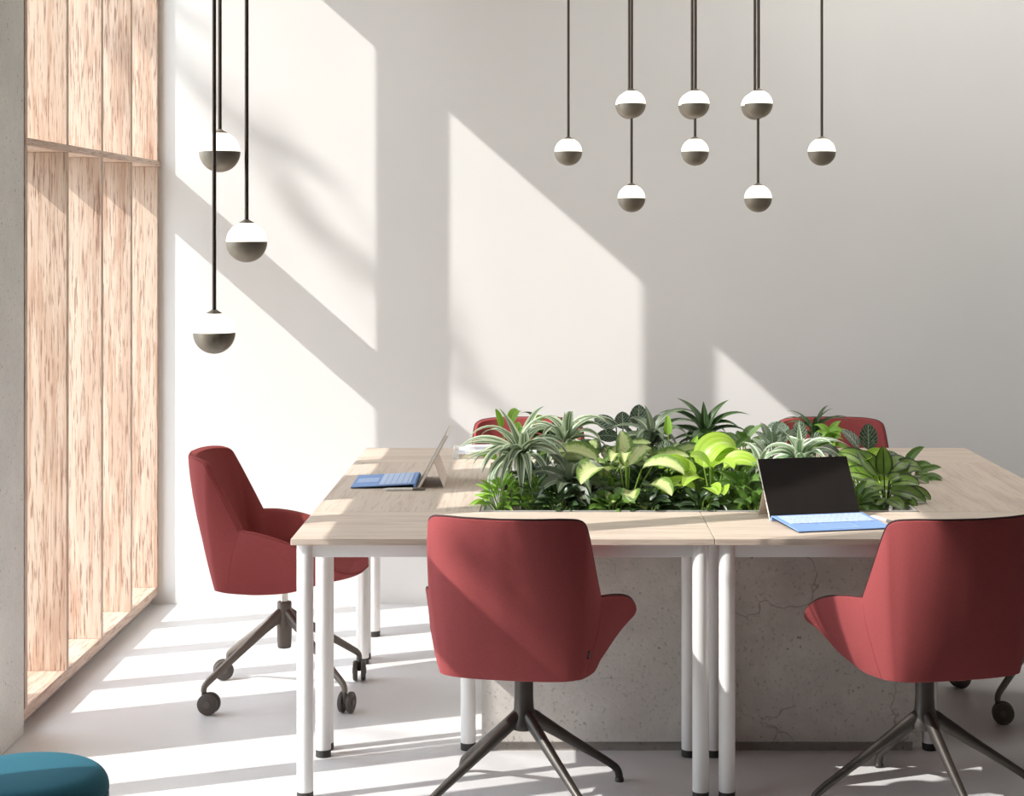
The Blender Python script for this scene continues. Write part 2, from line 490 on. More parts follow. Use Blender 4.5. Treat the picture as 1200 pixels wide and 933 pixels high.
def bay(n, y0, y1, fins):
    r = empty('window_%d' % n, (XL, (y0 + y1) / 2, 0))
    r['kind'] = 'structure'
    r['label'] = ['tall window bay of pale oak fins next to the white back wall', 'tall window bay of pale oak fins before the concrete pillar'][n - 1]
    ox, oy = XL, (y0 + y1) / 2
    def part(nm, mb, mat, bevel=0.0015):
        o = mb.build(nm, mat, r, bevel=bevel, seg=1)
        o.matrix_parent_inverse = Matrix.Translation((-ox, -oy, 0))
        return o
    m = MB(); m.box(-1.95, -1.70, y0, y1, 0.0, 0.038); part('kerb', m, M_kerb)
    m = MB(); m.box(XO - .02, -1.670, y0, y1, 0.038, 0.077); part('sill_board', m, M_sill)
    m = MB(); m.box(XO, -1.660, y0, y1, 1.877, 1.902); part('shelf_board', m, M_sill)
    m = MB(); m.box(XO, -1.660, y0, y1, HEAD, HEAD + .03); part('head_board', m, M_sill)
    for fy in fins:
        m = MB(); m.box(XO, XL, fy, fy + .028, 0.077, 1.877); part('fin', m, M_fin)
        m = MB(); m.box(XO, XL, fy, fy + .028, 1.902, HEAD); part('fin', m, M_fin)
bay(1, 5.79, 7.80, [7.770, 7.275, 6.794, 6.302, 5.800])
bay(2, 3.50, 5.46, [5.425, 4.97, 4.48, 3.99, 3.51])
m = MB(); m.box(-16, -2.2, -6, 16, -0.14, -0.02); o = struct('ground_outside', m, M_ground)

# ------------------------------------------------------------------ desks
TZ = 0.740
def desk(name, x0, x1, y0, y1, mat, inset, label):
    cx, cy = (x0 + x1) / 2, (y0 + y1) / 2
    r = empty('desk', (cx, cy, 0))
    tag(r, label, 'desk', 'white-legged desks joined around the planter')
    hx, hy = (x1 - x0) / 2 - .001, (y1 - y0) / 2 - .001
    m = MB(); m.box(-hx, hx, -hy, hy, TZ - .018, TZ); m.build('tabletop', mat, r, bevel=.0012, seg=1)
    ix, iy = hx - inset, hy - inset
    m = MB()
    t = .018
    for s in (-1, 1):
        m.box(-ix, ix, s * iy - t / 2, s * iy + t / 2, .684, TZ - .0185)
        m.box(s * ix - t / 2, s * ix + t / 2, -iy + t / 2, iy - t / 2, .684, TZ - .0185)
    m.build('frame_rail', M_white, r, bevel=.001, seg=1)
    for sx in (-1, 1):
        for sy in (-1, 1):
            m = MB(); m.lathe([(.0225, .022), (.0235, .024), (.0235, TZ - .0187)], sx * ix, sy * iy, 28)
            lg = m.build('leg', M_white, r, smooth=True)
            m = MB(); m.lathe([(.0, .0), (.0225, .0), (.0235, .003), (.0235, .0217)], sx * ix, sy * iy, 28)
            m.build('foot', M_cap, lg, smooth=True)
    return r
XA, XM, XB = -0.720, 0.471, 1.662
YA, YP, YQ, YZ = 5.096, 5.586, 6.772, 7.225
PX0, PX1 = -0.207, 1.147
desk('d', XA, XM, YA, YP, M_topx, .036, 'narrow pale wood desk at front left, behind the red chair')
desk('d', XM, XB, YA, YP, M_topx, .036, 'narrow pale wood desk at front right, holding the black-screened tablet')
desk('d', XA, PX0, YP, YQ, M_topy, .036, 'pale wood desk left of the plants, holding the side-on tablet')
desk('d', PX1, XB, YP, YQ, M_topy, .036, 'empty pale wood desk right of the plants')
desk('d', XA, XM, YQ, YZ, M_topx, .036, 'narrow pale wood desk at rear left, holding the papers')
desk('d', XM, XB, YQ, YZ, M_topx, .036, 'narrow pale wood desk at rear right, along the far edge')

# ------------------------------------------------------------------ planter
pr = empty('planter', ((PX0 + PX1) / 2, (YP + YQ) / 2, 0))
tag(pr, 'large grey concrete planter block under the middle of the desks', 'planter')
hx, hy = (PX1 - PX0) / 2 - .006, (YQ - YP) / 2 - .012
m = MB()
t = .05
m.box(-hx, hx, -hy, -hy + t, .03, .716); m.box(-hx, hx, hy - t, hy, .03, .716)
m.box(-hx, -hx + t, -hy + t, hy - t, .03, .716); m.box(hx - t, hx, -hy + t, hy - t, .03, .716)
m.box(-hx + t, hx - t, -hy + t, hy - t, .03, .10)
m.build('body', M_conc, pr)
m = MB(); m.box(-hx + .012, hx - .012, -hy + .012, hy - .012, 0, .0295); m.build('plinth', M_plinth, pr)
m = MB()
t = .006
for (a, b, c, d) in ((-hx, hx, -hy, -hy + t), (-hx, hx, hy - t, hy), (-hx, -hx + t, -hy + t, hy - t), (hx - t, hx, -hy + t, hy - t)):
    m.box(a, b, c, d, .7165, .742)
a = .052
for (x0, x1, y0, y1) in ((-hx, hx, -hy, -hy + a), (-hx, hx, hy - a, hy), (-hx, -hx + a, -hy + a, hy - a), (hx - a, hx, -hy + a, hy - a)):
    m.box(x0 + t, x1 - t, y0 + t, y1 - t, .7165, .7195)
m.build('metal_liner', M_liner, pr)
m = MB()
random.seed(5)
nx, ny = 50, 44
vs = []; fs = []
sx0, sx1, sy0, sy1 = PX0 + .058, PX1 - .058, YP + .064, YQ - .064
for j in range(ny + 1):
    for i in range(nx + 1):
        e = 0 if i in (0, nx) or j in (0, ny) else random.uniform(-.008, .012)
        vs.append((sx0 + (sx1 - sx0) * i / nx, sy0 + (sy1 - sy0) * j / ny, .70 + e))
for j in range(ny):
    for i in range(nx):
        a = j * (nx + 1) + i
        fs.append((a, a + 1, a + nx + 2, a + nx + 1))
m.add(vs, fs); m.box(sx0, sx1, sy0, sy1, .60, .692)
tag(m.build('soil', M_soil, smooth=True), 'dark potting soil filling the concrete planter', 'soil', kind='stuff')

# ------------------------------------------------------------------ chairs
def shell_rings():
    rim = [(-.325, 0, .838), (-.312, .10, .838), (-.280, .168, .836), (-.243, .208, .826), (-.222, .222, .795), (-.170, .231, .70), (-.118, .240, .604)]
    arm = [(-.118, .240, .604), (-.055, .270, .598), (.025, .291, .580), (.095, .298, .553), (.165, .295, .512), (.226, .256, .470), (.272, .150, .452), (.290, 0, .448)]
    bot = [(-.205, 0, .388), (-.202, .09, .388), (-.196, .145, .389), (-.188, .168, .390), (-.180, .178, .391), (-.168, .184, .391), (-.150, .186, .391)]
    bar = [(-.150, .188, .391), (-.06, .205, .389), (.03, .203, .394), (.10, .213, .411), (.16, .216, .431), (.215, .187, .437), (.248, .105, .434), (.258, 0, .432)]
    n = 5
    Rm = catmull(rim, n) + catmull(arm, n)[1:]
    Bt = catmull(bot, n) + catmull(bar, n)[1:]
    nb = len(rim) * n - n
    return Rm, Bt, nb
def make_shell(parent):
    Rm, Bt, nb = shell_rings()
    H = len(Rm)
    def full(L):
        return L + [Vector((p.x, -p.y, p.z)) for p in reversed(L[1:-1])]
    rings = []
    cen = Vector((.03, 0, 0))
    outw = []
    for i, (r, b) in enumerate(zip(Rm, Bt)):
        d = Vector((r.x + b.x, r.y + b.y, 0)) / 2 - cen
        d.normalize()
        if i <= nb:
            d = d.lerp(Vector((-1, 0, 0)), .55 * (1 - i / nb)).normalized()
        outw.append(d)
    bulge = lambda i: .022 if i <= nb else max(.009, .022 - .013 * (i - nb) / 6)
    for t in (0, .06, .16, .3, .45, .6, .74, .86, .94, .985):
        ring = []
        for i in range(H):
            p = Rm[i].lerp(Bt[i], t)
            k = math.sin(PI * min(1, t * .92)) ** .8 if t > 0 else 0
            p = p + outw[i] * bulge(i) * (k + (0.45 * max(0, t - .6) / .4))
            ring.append(p)
        rings.append(full(ring))
    # bottom
    last = rings[-1]
    cb = Vector((.02, 0, .383))
    for f, dz in ((.955, -.004), (.85, -.008), (.5, -.009)):
        rings.append([Vector((cb.x + (p.x - cb.x) * f, p.y * f, p.z + dz)) for p in last])
    m = MB()
    n = len(rings[0])
    vs = [p for r in rings for p in r] + [cb - Vector((0, 0, .006))]
    fs = []
    for a in range(len(rings) - 1):
        for k in range(n):
            k2 = (k + 1) % n
            fs.append((a * n + k, a * n + k2, (a + 1) * n + k2, (a + 1) * n + k))
    for k in range(n):
        fs.append(((len(rings) - 1) * n + k, (len(rings) - 1) * n + (k + 1) % n, len(vs) - 1))
    # rim edge roll
    inw = []
    for i, r in enumerate(Rm):
        d = cen + Vector((.04, 0, 0)) - Vector((r.x, r.y, 0)); d.normalize()
        if i <= nb: d = d.lerp(Vector((1, 0, 0)), .6 * (1 - i / nb)).normalized()
        inw.append(d)
    upv = [(Rm[i] - Bt[i]).normalized() for i in range(H)]
    th = [.026] * H
    e1 = full([Rm[i] + inw[i] * th[i] * .3 + upv[i] * .005 for i in range(H)])
    e2 = full([Rm[i] + inw[i] * th[i] * .72 + upv[i] * .005 for i in range(H)])
    e3 = full([Rm[i] + inw[i] * th[i] for i in range(H)])
    b0 = len(vs)
    vs += e1
    for k in range(n):
        k2 = (k + 1) % n
        fs.append((k, k2, b0 + k2, b0 + k))
    m.add(vs, fs)
    m.build('shell', M_red, parent, smooth=True, sharp=28)
    # inside upholstery
    innr = [e1, e2, e3]
    S = []
    for i in range(H):
        b = Bt[i] + inw[i] * .035
        z = .478 - .014 * max(0, i - nb) / (H - nb)
        I = Rm[i] + inw[i] * th[i]
        z = min(z, I.z - .002)
        S.append(Vector((b.x if i < nb else b.x + .012, b.y, z)))
    for t in (.12, .4, .7, .9, 1.0):
        ring = []
        for i in range(H):
            p = (Rm[i] + inw[i] * th[i]).lerp(S[i], t)
            p = p + inw[i] * .012 * math.sin(PI * t) * (1 if i <= nb else .3)
            ring.append(p)
        innr.append(full(ring))
    sc_ = Vector((.03, 0, .476))
    for f, dz in ((.9, .004), (.6, .002), (.3, -.002)):
        innr.append([Vector((sc_.x + (p.x - sc_.x) * f, p.y * f, p.z + (sc_.z - p.z) * (1 - f) + dz)) for p in innr[7]])
    vs = [p for r in innr for p in r] + [sc_ - Vector((0, 0, .004))]
    fs = []
    for a in range(len(innr) - 1):
        for k in range(n):
            k2 = (k + 1) % n
            fs.append((a * n + k, a * n + k2, (a + 1) * n + k2, (a + 1) * n + k))
    for k in range(n):
        fs.append(((len(innr) - 1) * n + k, (len(innr) - 1) * n + (k + 1) % n, len(vs) - 1))
    m = MB(); m.add(vs, fs); m.build('seat_lining', M_redin, parent, smooth=True, sharp=35)
    m = MB(); m.tube([p for p in full([Rm[i] + inw[i] * .006 + upv[i] * .0045 for i in range(H)])], .0028, 8, closed=True)
    m.build('piping', M_pipe, parent, smooth=True)
    for sgn in (1, -1):
        col = [r[nb] for r in rings[1:10]]
        m = MB(); m.tube([Vector((p.x, p.y * sgn, p.z)) - Vector((0, sgn * .0003, 0)) for p in col], .0012, 6)
        m.build('seam', M_red, parent, smooth=True)
    # small woven tag on the right flank, at the seam
    i = nb - 3
    p = rings[6][i].copy()
    p.y = -p.y
    du = rings[6][i + 1] - rings[6][i - 1]; dv = rings[5][i] - rings[7][i]
    q = du.cross(dv).normalized()
    if q.dot(outw[i]) < 0: q = -q
    q.y = -q.y
    yax = q; xax = yax.cross(Vector((0, 0, 1))).normalized(); zax = xax.cross(yax)
    Mt = Matrix.Translation(p) @ Matrix((xax, yax, zax)).transposed().to_4x4() @ Matrix.Rotation(R(6), 4, 'Y')
    m = MB(); m.box(-.0055, .0055, -.006, .0015, -.011, .011, Mt)
    tg = m.build('tag', M_tag, parent)
    m = MB()
    m.box(-.0028, .0028, .0015, .0018, .003, .0045, Mt); m.box(-.0028, .0028, .0015, .0018, -.006, -.0045, Mt)
    m.box(.0018, .0028, .0015, .0018, -.0045, .003, Mt); m.box(-.0028, -.0018, .0015, .0018, -.0045, .003, Mt)
    m.build('tag_mark', M_taglet, tg)
def glide_base(parent, ang):
    m = MB()
    m.lathe([(.034, .392), (.034, .384), (.0265, .378), (.0262, .30), (.028, .265), (.034, .240), (.041, .222), (.040, .208), (.028, .203), (0, .203)], n=32)
    m.build('column', M_base, parent, smooth=True)
    for k in range(4):
        a = ang + k * PI / 2
        d = Vector((math.cos(a), math.sin(a), 0))
        P = [(0.006, .256), (.035, .232), (.075, .205), (.17, .143), (.26, .085), (.300, .058), (.322, .040), (.331, .022), (.333, .006)]
        Wd = [(.017, .014), (.0165, .021), (.0155, .019), (.0135, .0145), (.0118, .0118), (.0112, .0112), (.011, .011), (.011, .011), (.011, .011)]
        path = catmull([d * x + Vector((0, 0, z)) for x, z in P], 3)
        rad = []
        for i in range(len(path)):
            t = i / (len(path) - 1) * (len(Wd) - 1); j = min(int(t), len(Wd) - 2); f = t - j
            rad.append((Wd[j][0] * (1 - f) + Wd[j + 1][0] * f, Wd[j][1] * (1 - f) + Wd[j + 1][1] * f))
        m = MB(); m.tube(path, rad, 14)
        lg = m.build('leg', M_base, parent, smooth=True)
        m = MB(); m.lathe([(0, 0), (.0125, 0), (.0132, .002), (.0132, .009), (.0115, .011)], d.x * .333, d.y * .333, 16)
        m.build('glide', M_cap, lg, smooth=True)
def caster_base(parent, ang):
    m = MB(); m.lathe([(.036, .392), (.036, .386), (.026, .378), (.022, .374), (.013, .373)], n=28); m.build('collar', M_taupe, parent, smooth=True)
    m = MB(); m.lathe([(.0125, .3735), (.0125, .322)], n=24); m.build('gas_lift', M_chrome, parent, smooth=True)
    m = MB(); m.lathe([(.0, .326), (.023, .326), (.0245, .323), (.0255, .29), (.0265, .25), (.0245, .19), (.0235, .170), (.021, .167), (0, .167)], n=32)
    m.build('column', M_taupe, parent, smooth=True)
    for k in range(4):
        a = ang + k * PI / 2
        d = Vector((math.cos(a), math.sin(a), 0)); sd = Vector((-d.y, d.x, 0))
        P = [(0.010, .288), (.035, .272), (.09, .240), (.20, .173), (.29, .118), (.318, .100), (.329, .088), (.331, .073)]
        Wd = [(.013, .022), (.0125, .021), (.0115, .016), (.0105, .0135), (.0095, .012), (.0095, .011), (.0092, .0095), (.009, .009)]
        path = catmull([d * x + Vector((0, 0, z)) for x, z in P], 3)
        rad = []
        for i in range(len(path)):
            t = i / (len(path) - 1) * (len(Wd) - 1); j = min(int(t), len(Wd) - 2); f = t - j
            rad.append((Wd[j][0] * (1 - f) + Wd[j + 1][0] * f, Wd[j][1] * (1 - f) + Wd[j + 1][1] * f))
        m = MB(); m.tube(path, rad, 14, power=.8)
        lg = m.build('leg', M_taupe, parent, smooth=True)
        # caster trails a little to the side of its stem
        yaw = (R(-40), R(62), R(35), R(-60))[k]
        top = d * .331
        ax = Vector((math.cos(yaw + ang), math.sin(yaw + ang), 0))
        tr = Vector((-ax.y, ax.x, 0)) * .018 * (1 if k % 2 else -1)
        ctr = top + tr + Vector((0, 0, .0355))
        m = MB()
        m.lathe([(.0, .076), (.0075, .076), (.0075, .05), (.006, .035), (0, .035)], top.x, top.y, 14)
        m.tube([top + Vector((0, 0, .066)), ctr + Vector((0, 0, .012)), ctr], [(.006, .012), (.006, .012), (.006, .010)], 12)
        cs = m.build('caster', M_wheel, lg, smooth=True)
        rot = ax.to_track_quat('Z', 'Y').to_matrix().to_4x4()
        for s in (-1, 1):
            Mw = Matrix.Translation(ctr + ax * s * .0145) @ rot
            m = MB()
            m.lathe([(0, -.0085), (.030, -.0085), (.0345, -.0055), (.0355, 0), (.0345, .0055), (.030, .0085), (.020, .0085), (.018, .0072), (0, .0072)], n=28, M=Mw)
            m.build('wheel', M_wheel, lg, smooth=True)
            Mh = Matrix.Translation(ctr + ax * s * .0236) @ rot
            m = MB()
            m.lathe([(0, -.0012), (.011, -.0012), (.011, .0008), (.009, .0016), (0, .0016)], n=18, M=Mh)
            m.build('wheel_hub', M_hub, lg, smooth=True)
BASEPARTS = ('column', 'leg', 'collar', 'gas_lift')
def make_chair(kind, ang):
    r = empty('office_chair', (0, 0, 0))
    make_shell(r)
    (glide_base if kind == 'glide' else caster_base)(r, ang)
    return r
def place(r, x, y, face, base, label, group):
    """face = compass of the seat, base = compass of the four-star foot (degrees from +X)"""
    r.location = (x, y, 0); r.rotation_euler = (0, 0, R(face))
    for ch in r.children:
        if ch.name.split('.')[0] in BASEPARTS:
            ch.rotation_euler = (0, 0, R(base - face))
    tag(r, label, 'chair', group)
GC = 'red shell chairs with four splayed legs'
WC = 'red shell chairs on casters'
gp = make_chair('glide', 0)
g2 = copy_tree(gp); g3 = copy_tree(gp); g4 = copy_tree(gp)
place(gp, -.065, 5.110, 79, 34, 'dark red fabric chair seen from behind at front left, whole back in frame', GC)
for c_ in (g2, g3, g4):
    for ch in list(c_.children):
        if ch.name.split('.')[0] == 'tag':
            for k_ in list(ch.children): bpy.data.objects.remove(k_)
            bpy.data.objects.remove(ch)
place(g2, 1.062, 5.110, 103.5, 12, 'dark red fabric chair seen from behind at front right, cut by the photo edge', GC)
place(g3, -.075, 7.095, 270, 40, 'red chair at the far side of the desks, back rising behind the left plants', GC)
place(g4, 1.140, 7.095, 270, 40, 'red chair on the far side of the desks, back rising behind the tablet screen', GC)
cp = make_chair('caster', 0)
for ch in list(cp.children):
    if ch.name.split('.')[0] == 'tag':
        for k_ in list(ch.children): bpy.data.objects.remove(k_)
        bpy.data.objects.remove(ch)
for ch in cp.children:
    if ch.name.split('.')[0] == 'piping': ch.data.materials[0] = M_redin
c2 = copy_tree(cp)
place(cp, -.905, 6.265, 0, 45, 'red chair on casters seen side-on at the left end of the desks', WC)
place(c2, 1.700, 6.150, 180, 45, 'caster chair at the right end, only its wheels showing past the front right chair', WC)

# ------------------------------------------------------------------ pendant lamps
def make_lamp(L):
    """origin at the centre of the ball, L = length of rod up to the ceiling"""
    r = empty('pendant_lamp', (0, 0, 0))
    q = .050
    m = MB()
    m.lathe([(q * math.cos(R(a)), q * math.sin(R(a))) for a in range(-0, 73, 6)] + [(.0, q * .96)], n=40)
    m.build('opal_glass', M_opal, r, smooth=True)
    m = MB()
    m.lathe([(0, -q - .0008)] + [((q + .0008) * math.cos(R(a)), (q + .0008) * math.sin(R(a))) for a in range(-84, 1, 6)] + [(q + .0008, .0008), (q - .002, .0008)], n=40)
    m.build('lamp_shade', M_shade, r, smooth=True)
    m = MB()
    m.lathe([(.0195, .0462), (.018, .0485), (.010, .0525), (.0055, .056), (0, .056)], n=24)
    m.build('cap', M_shade, r, smooth=True)
    m = MB(); m.lathe([(.0050, .0), (.0050, 1.0)], n=12)
    rd = m.build('rod', M_rod, r, smooth=True)
    m = MB(); m.lathe([(.0, -.022), (.028, -.022), (.030, -.018), (.030, 0.0)], n=28)
    m.build('ceiling_rose', M_shade, r, smooth=True)
    return r
lp = None
def lamp(px, py, Y, label, group):
    global lp
    s = FPX / Y
    x = (px - 641) / s; z = EYE - (py - 269) / s
    if lp is None: lp = make_lamp(1); r = lp
    else: r = copy_tree(lp)
    r.location = (x, Y, z)
    for ch in r.children:
        b = ch.name.split('.')[0]
        if b == 'rod':
            ch.location = (0, 0, .054); ch.scale = (1, 1, CEIL - z - .054 - .001)
        if b == 'ceiling_rose': ch.location = (0, 0, CEIL - z)
    tag(r, label, 'pendant lamp', group)
GL = 'three pendant lamps at the left'
GRP = 'pendant lamps over the planter'
lamp(257.5, 178, 4.50, 'upper left pendant ball lamp, another rod crossing in front of it', GL)
lamp(289, 283.5, 4.50, 'left-hand pendant ball lamp hanging at middle height, right of the other two', GL)
lamp(251, 390, 4.38, 'lowest left pendant ball lamp, hanging above the side-on red chair', GL)
YL = 6.62
lamp(666, 178, YL, 'single pendant ball lamp at the left end of the row over the plants', GRP)
lamp(740.3, 122, YL - .10, 'upper front pendant ball lamp in the second column of the row', GRP)
lamp(737.3, 123.5, YL + .10, 'pendant ball lamp almost hidden behind the upper one in the second column', GRP)
lamp(740, 232.5, YL, 'low pendant ball lamp in the second column, straight below the upper pair', GRP)
lamp(815, 122, YL - .10, 'upper front pendant ball lamp in the middle column of the row', GRP)
lamp(811.0, 124, YL + .10, 'pendant ball lamp half hidden behind the upper one in the middle column', GRP)
lamp(814.5, 178, YL, 'pendant ball lamp close below the upper pair in the middle column', GRP)
lamp(889, 122, YL - .10, 'upper front pendant ball lamp in the fourth column of the row', GRP)
lamp(884.5, 124.5, YL + .10, 'pendant ball lamp partly hidden behind the upper one in the fourth column', GRP)
lamp(888.3, 232.5, YL, 'low pendant ball lamp in the fourth column, straight below the upper pair', GRP)
lamp(963, 178, YL, 'single pendant ball lamp at the right end of the row', GRP)

M_fill = N('fill_panel_glow')  # glow for the added fill panels below
M_fill.set('Base Color', srgb(250, 248, 244)); M_fill.set('Emission Color', (1.0, 0.97, 0.93, 1)); M_fill.set('Emission Strength', 9.0)
M_fill = M_fill.m
for i, (x, y, lb) in enumerate(((1.7, 6.7, 'added fill light panel on the unseen ceiling over the desks, nearest the white wall'), (3.6, 6.7, 'added fill light panel on the unseen ceiling, towards the right wall'))):
    r = empty('fill_panel', (x, y, CEIL))  # unseen emissive panel, added to brighten the right side of the back wall
    m = MB(); m.box(-.64, .64, -.34, .34, -.045, -.0005); m.build('frame', M_white, r, bevel=.003)
    m = MB(); m.box(-.61, .61, -.31, .31, -.049, -.0455); m.build('fill_emitter', M_fill, r)
    tag(r, lb, 'fill light', 'added fill panels')

# ------------------------------------------------------------------ tablets with keyboards
def make_tablet(tilt, kick, kraise=.011):
    """origin: middle of the hinge line on the table; keyboard towards -y, user at -y"""
    r = empty('tablet_computer', (0, 0, 0))
    W, Hh, T = .292, .201, .0085
    Mb = Matrix.Translation((0, .004, .003)) @ Matrix.Rotation(-tilt, 4, 'X')
    m = MB(); m.box(-W / 2, W / 2, 0, T, 0, Hh, Mb); bd = m.build('tablet_body', M_alu, r, bevel=.0015)
    m = MB(); m.box(-W / 2 + .001, W / 2 - .001, -.0006, .0002, .001, Hh - .001, Mb); ds = m.build('display', M_screen, r)
    m = MB()
    for (a, b) in ((.060, .068), (.098, .104), (.118, .126), (.160, .163)):
        m.box(-W / 2 - .0004, -W / 2 + .001, .0025, .0062, a, b, Mb)
    m.build('port', M_port, bd)
    # kickstand hinged half way up the back
    hz = Hh * .50
    p = Mb @ Vector((0, T, hz))
    ln = p.z / math.sin(kick)
    Mk = Matrix.Translation(p) @ Matrix.Rotation(-(PI / 2 + kick), 4, 'X')
    m = MB(); m.box(-W / 2 + .001, W / 2 - .001, -.0022, 0.0, -.002, ln - .001, Mk); ks = m.build('kickstand', M_alu, r, bevel=.001, seg=1)
    m = MB()
    # little round emblem-free button on the stand
    Md = Mk @ Matrix.Translation((0, .0, ln * .55)) @ Matrix.Rotation(PI / 2, 4, 'X')
    m.lathe([(0, -.0006), (.004, -.0006), (.004, .0024), (0, .0024)], n=14, M=Md)
    m.build('stand_mark', M_pengrey, ks)
    # keyboard cover
    D = .216
    al = math.asin(kraise / D)
    Mkk = Matrix.Translation((0, -.004, kraise + .001)) @ Matrix.Rotation(al, 4, 'X')
    m = MB(); m.box(-W / 2, W / 2, -D, 0, .0015, .0045, Mkk); kb = m.build('keyboard', M_blue, r, bevel=.0012, seg=1)
    m = MB(); m.box(-W / 2 + .001, W / 2 - .001, -D + .001, -.001, 0, .0014, Mkk); m.build('keyboard_base', M_dblue, kb)
    # fold strip up to the tablet
    m = MB()
    m.box(-W / 2, W / 2, -.006, .003, -kraise + .001, .0012, Mkk)
    m.build('hinge_strip', M_blue, kb)
    m = MB()
    kw, kh = .0172, .0168
    y = -.016
    for row in range(6):
        hgt = .010 if row == 0 else kh
        n = 14
        x = -W / 2 + .0145
        span = W - .029
        if row == 5:
            ws = [1.0, 1.0, 1.0, 1.2, 5.0, 1.0, 1.0, 1.0, 1.0]
        elif row in (1,): ws = [1] * 13 + [1.4]
        elif row == 2: ws = [1.4] + [1] * 12 + [1.0]
        elif row == 3: ws = [1.7] + [1] * 11 + [1.7]
        elif row == 4: ws = [2.1] + [1] * 10 + [2.1]
        else: ws = [1] * 14
        tot = sum(ws)
        for wv in ws:
            ww = span * wv / tot
            m.box(x + .0012, x + ww - .0012, y - hgt, y, .0045, .0062, Mkk)
            x += ww
        y -= hgt + .0024
    m.build('keys', M_key, kb)
    m = MB(); m.box(-.052, .052, -D + .012, y - .008, .0045, .0049, Mkk); m.build('touchpad', M_pad, kb)
    return r
t1 = make_tablet(R(33), R(62))
a1 = math.atan2(5.52 - 5.42, .946 - .668)
t1.location = ((.668 + .946) / 2 + .0, (5.40 + 5.485) / 2, TZ + .0003)
t1.rotation_euler = (0, 0, R(14))
tag(t1, 'tablet with black screen and blue keyboard facing the camera, at front right', 'tablet', 'tablets with blue keyboards')
t2 = make_tablet(R(28.5), R(70))
t2.location = (-.440, 6.235, TZ + .0003)
t2.rotation_euler = (0, 0, R(-89.2))
tag(t2, 'tablet seen edge-on with blue keyboard, standing on the left desk', 'tablet', 'tablets with blue keyboards')

def pen(x0, y0, x1, y1, label):
    d = Vector((x1 - x0, y1 - y0, 0)); L = d.length
    r = empty('stylus', (x0, y0, TZ), math.atan2(d.y, d.x))
    rot = Matrix.Translation((0, 0, .0052)) @ Matrix.Rotation(PI / 2, 4, 'Y')
    m = MB(); m.lathe([(0, 0), (.0012, .001), (.0048, .016), (.0048, L * .70), (0, L * .70)], n=14, M=rot); m.build('barrel', M_pen, r, smooth=True)
    m = MB(); m.lathe([(0, L * .701), (.0049, L * .701), (.0049, L - .002), (.0035, L), (0, L)], n=14, M=rot); m.build('grey_end', M_pengrey, r, smooth=True)
    tag(r, label, 'pen', 'white styluses')
pen(-.545, 6.035, -.405, 6.045, 'white stylus with grey end lying in front of the edge-on tablet')
pen(.975, 5.475, 1.022, 5.345, 'white stylus lying right of the blue keyboard at front right')

# papers in a clear tray at the rear left
r = empty('letter_tray', (-.195, 6.995, TZ + .0004), R(2))
m = MB()
m.box(-.165, .165, -.125, .125, 0, .003)
m.box(-.165, -.162, -.125, .125, .003, .022); m.box(.162, .165, -.125, .125, .003, .022); m.box(-.162, .162, .122, .125, .003, .022)
m.build('tray_body', M_acryl, r)
tag(r, 'clear flat tray on the rear left desk, holding papers', 'letter tray')
r = empty('book', (-.19, 6.99, TZ + .0036), R(2))
m = MB(); m.box(-.145, .145, -.112, .11, 0, .014); m.build('page_block', M_beige, r)
m = MB(); m.box(-.148, .148, -.115, .112, .0141, .0155); m.build('cover', M_papergrey, r)
tag(r, 'beige-edged book lying at the bottom of the clear tray', 'book')
for i in range(3):
    z = TZ + .0195 + i * .0042
    r = empty('magazine', (-.175 + .006 * i, 6.985 - .004 * i, z), R((4, 1, 6)[i]))
    m = MB(); m.box(-.14, .14, -.105, .105, 0, .0034); m.build('page_block', (M_paper, M_papergrey, M_paper)[i], r)
    m = MB()
    if i == 2:
        m.box(-.115, .12, -.08, .02, .0035, .0038)
        m.build('cover_picture', M_papergrey, r)
    else:
        m.box(-.139, .139, -.104, .104, .0035, .0037)
        m.build('cover', M_paper, r)
    tag(r, ('white magazine directly on the beige book in the clear tray', 'grey-paged magazine between two white ones in the clear tray',
            'white magazine with a grey picture on top of the tray pile')[i], 'magazine', 'magazines in the clear tray')

# ------------------------------------------------------------------ pouf
r = empty('pouf', (-1.120, 3.90, 0))
q = .176
prof = [(0, .452), (.08, .4515), (.125, .449)] + [(q - .042 + .042 * math.sin(R(a)), .405 + .042 * math.cos(R(a))) for a in range(8, 91, 8)]
prof += [(q, .400), (q - .003, .396)]
m = MB(); m.lathe(prof, n=72); m.build('seat_cushion', M_teal, r, smooth=True, sharp=60)
m = MB(); m.lathe([(q - .004, .3965), (q - .0005, .395), (q - .004, .3925)], n=72); m.build('seam', M_tealseam, r, smooth=True)
m = MB(); m.lathe([(q - .003, .392), (q - .0005, .388), (q - .002, .20), (q - .006, .03), (q - .02, .022), (0, .022)], n=72); m.build('drum', M_teal, r, smooth=True)
m = MB(); m.lathe([(0, 0), (q - .03, 0), (q - .03, .0215), (0, .0215)], n=48); m.build('base', M_cap, r, smooth=True)
tag(r, 'round teal felt pouf in the bottom left corner', 'pouf')

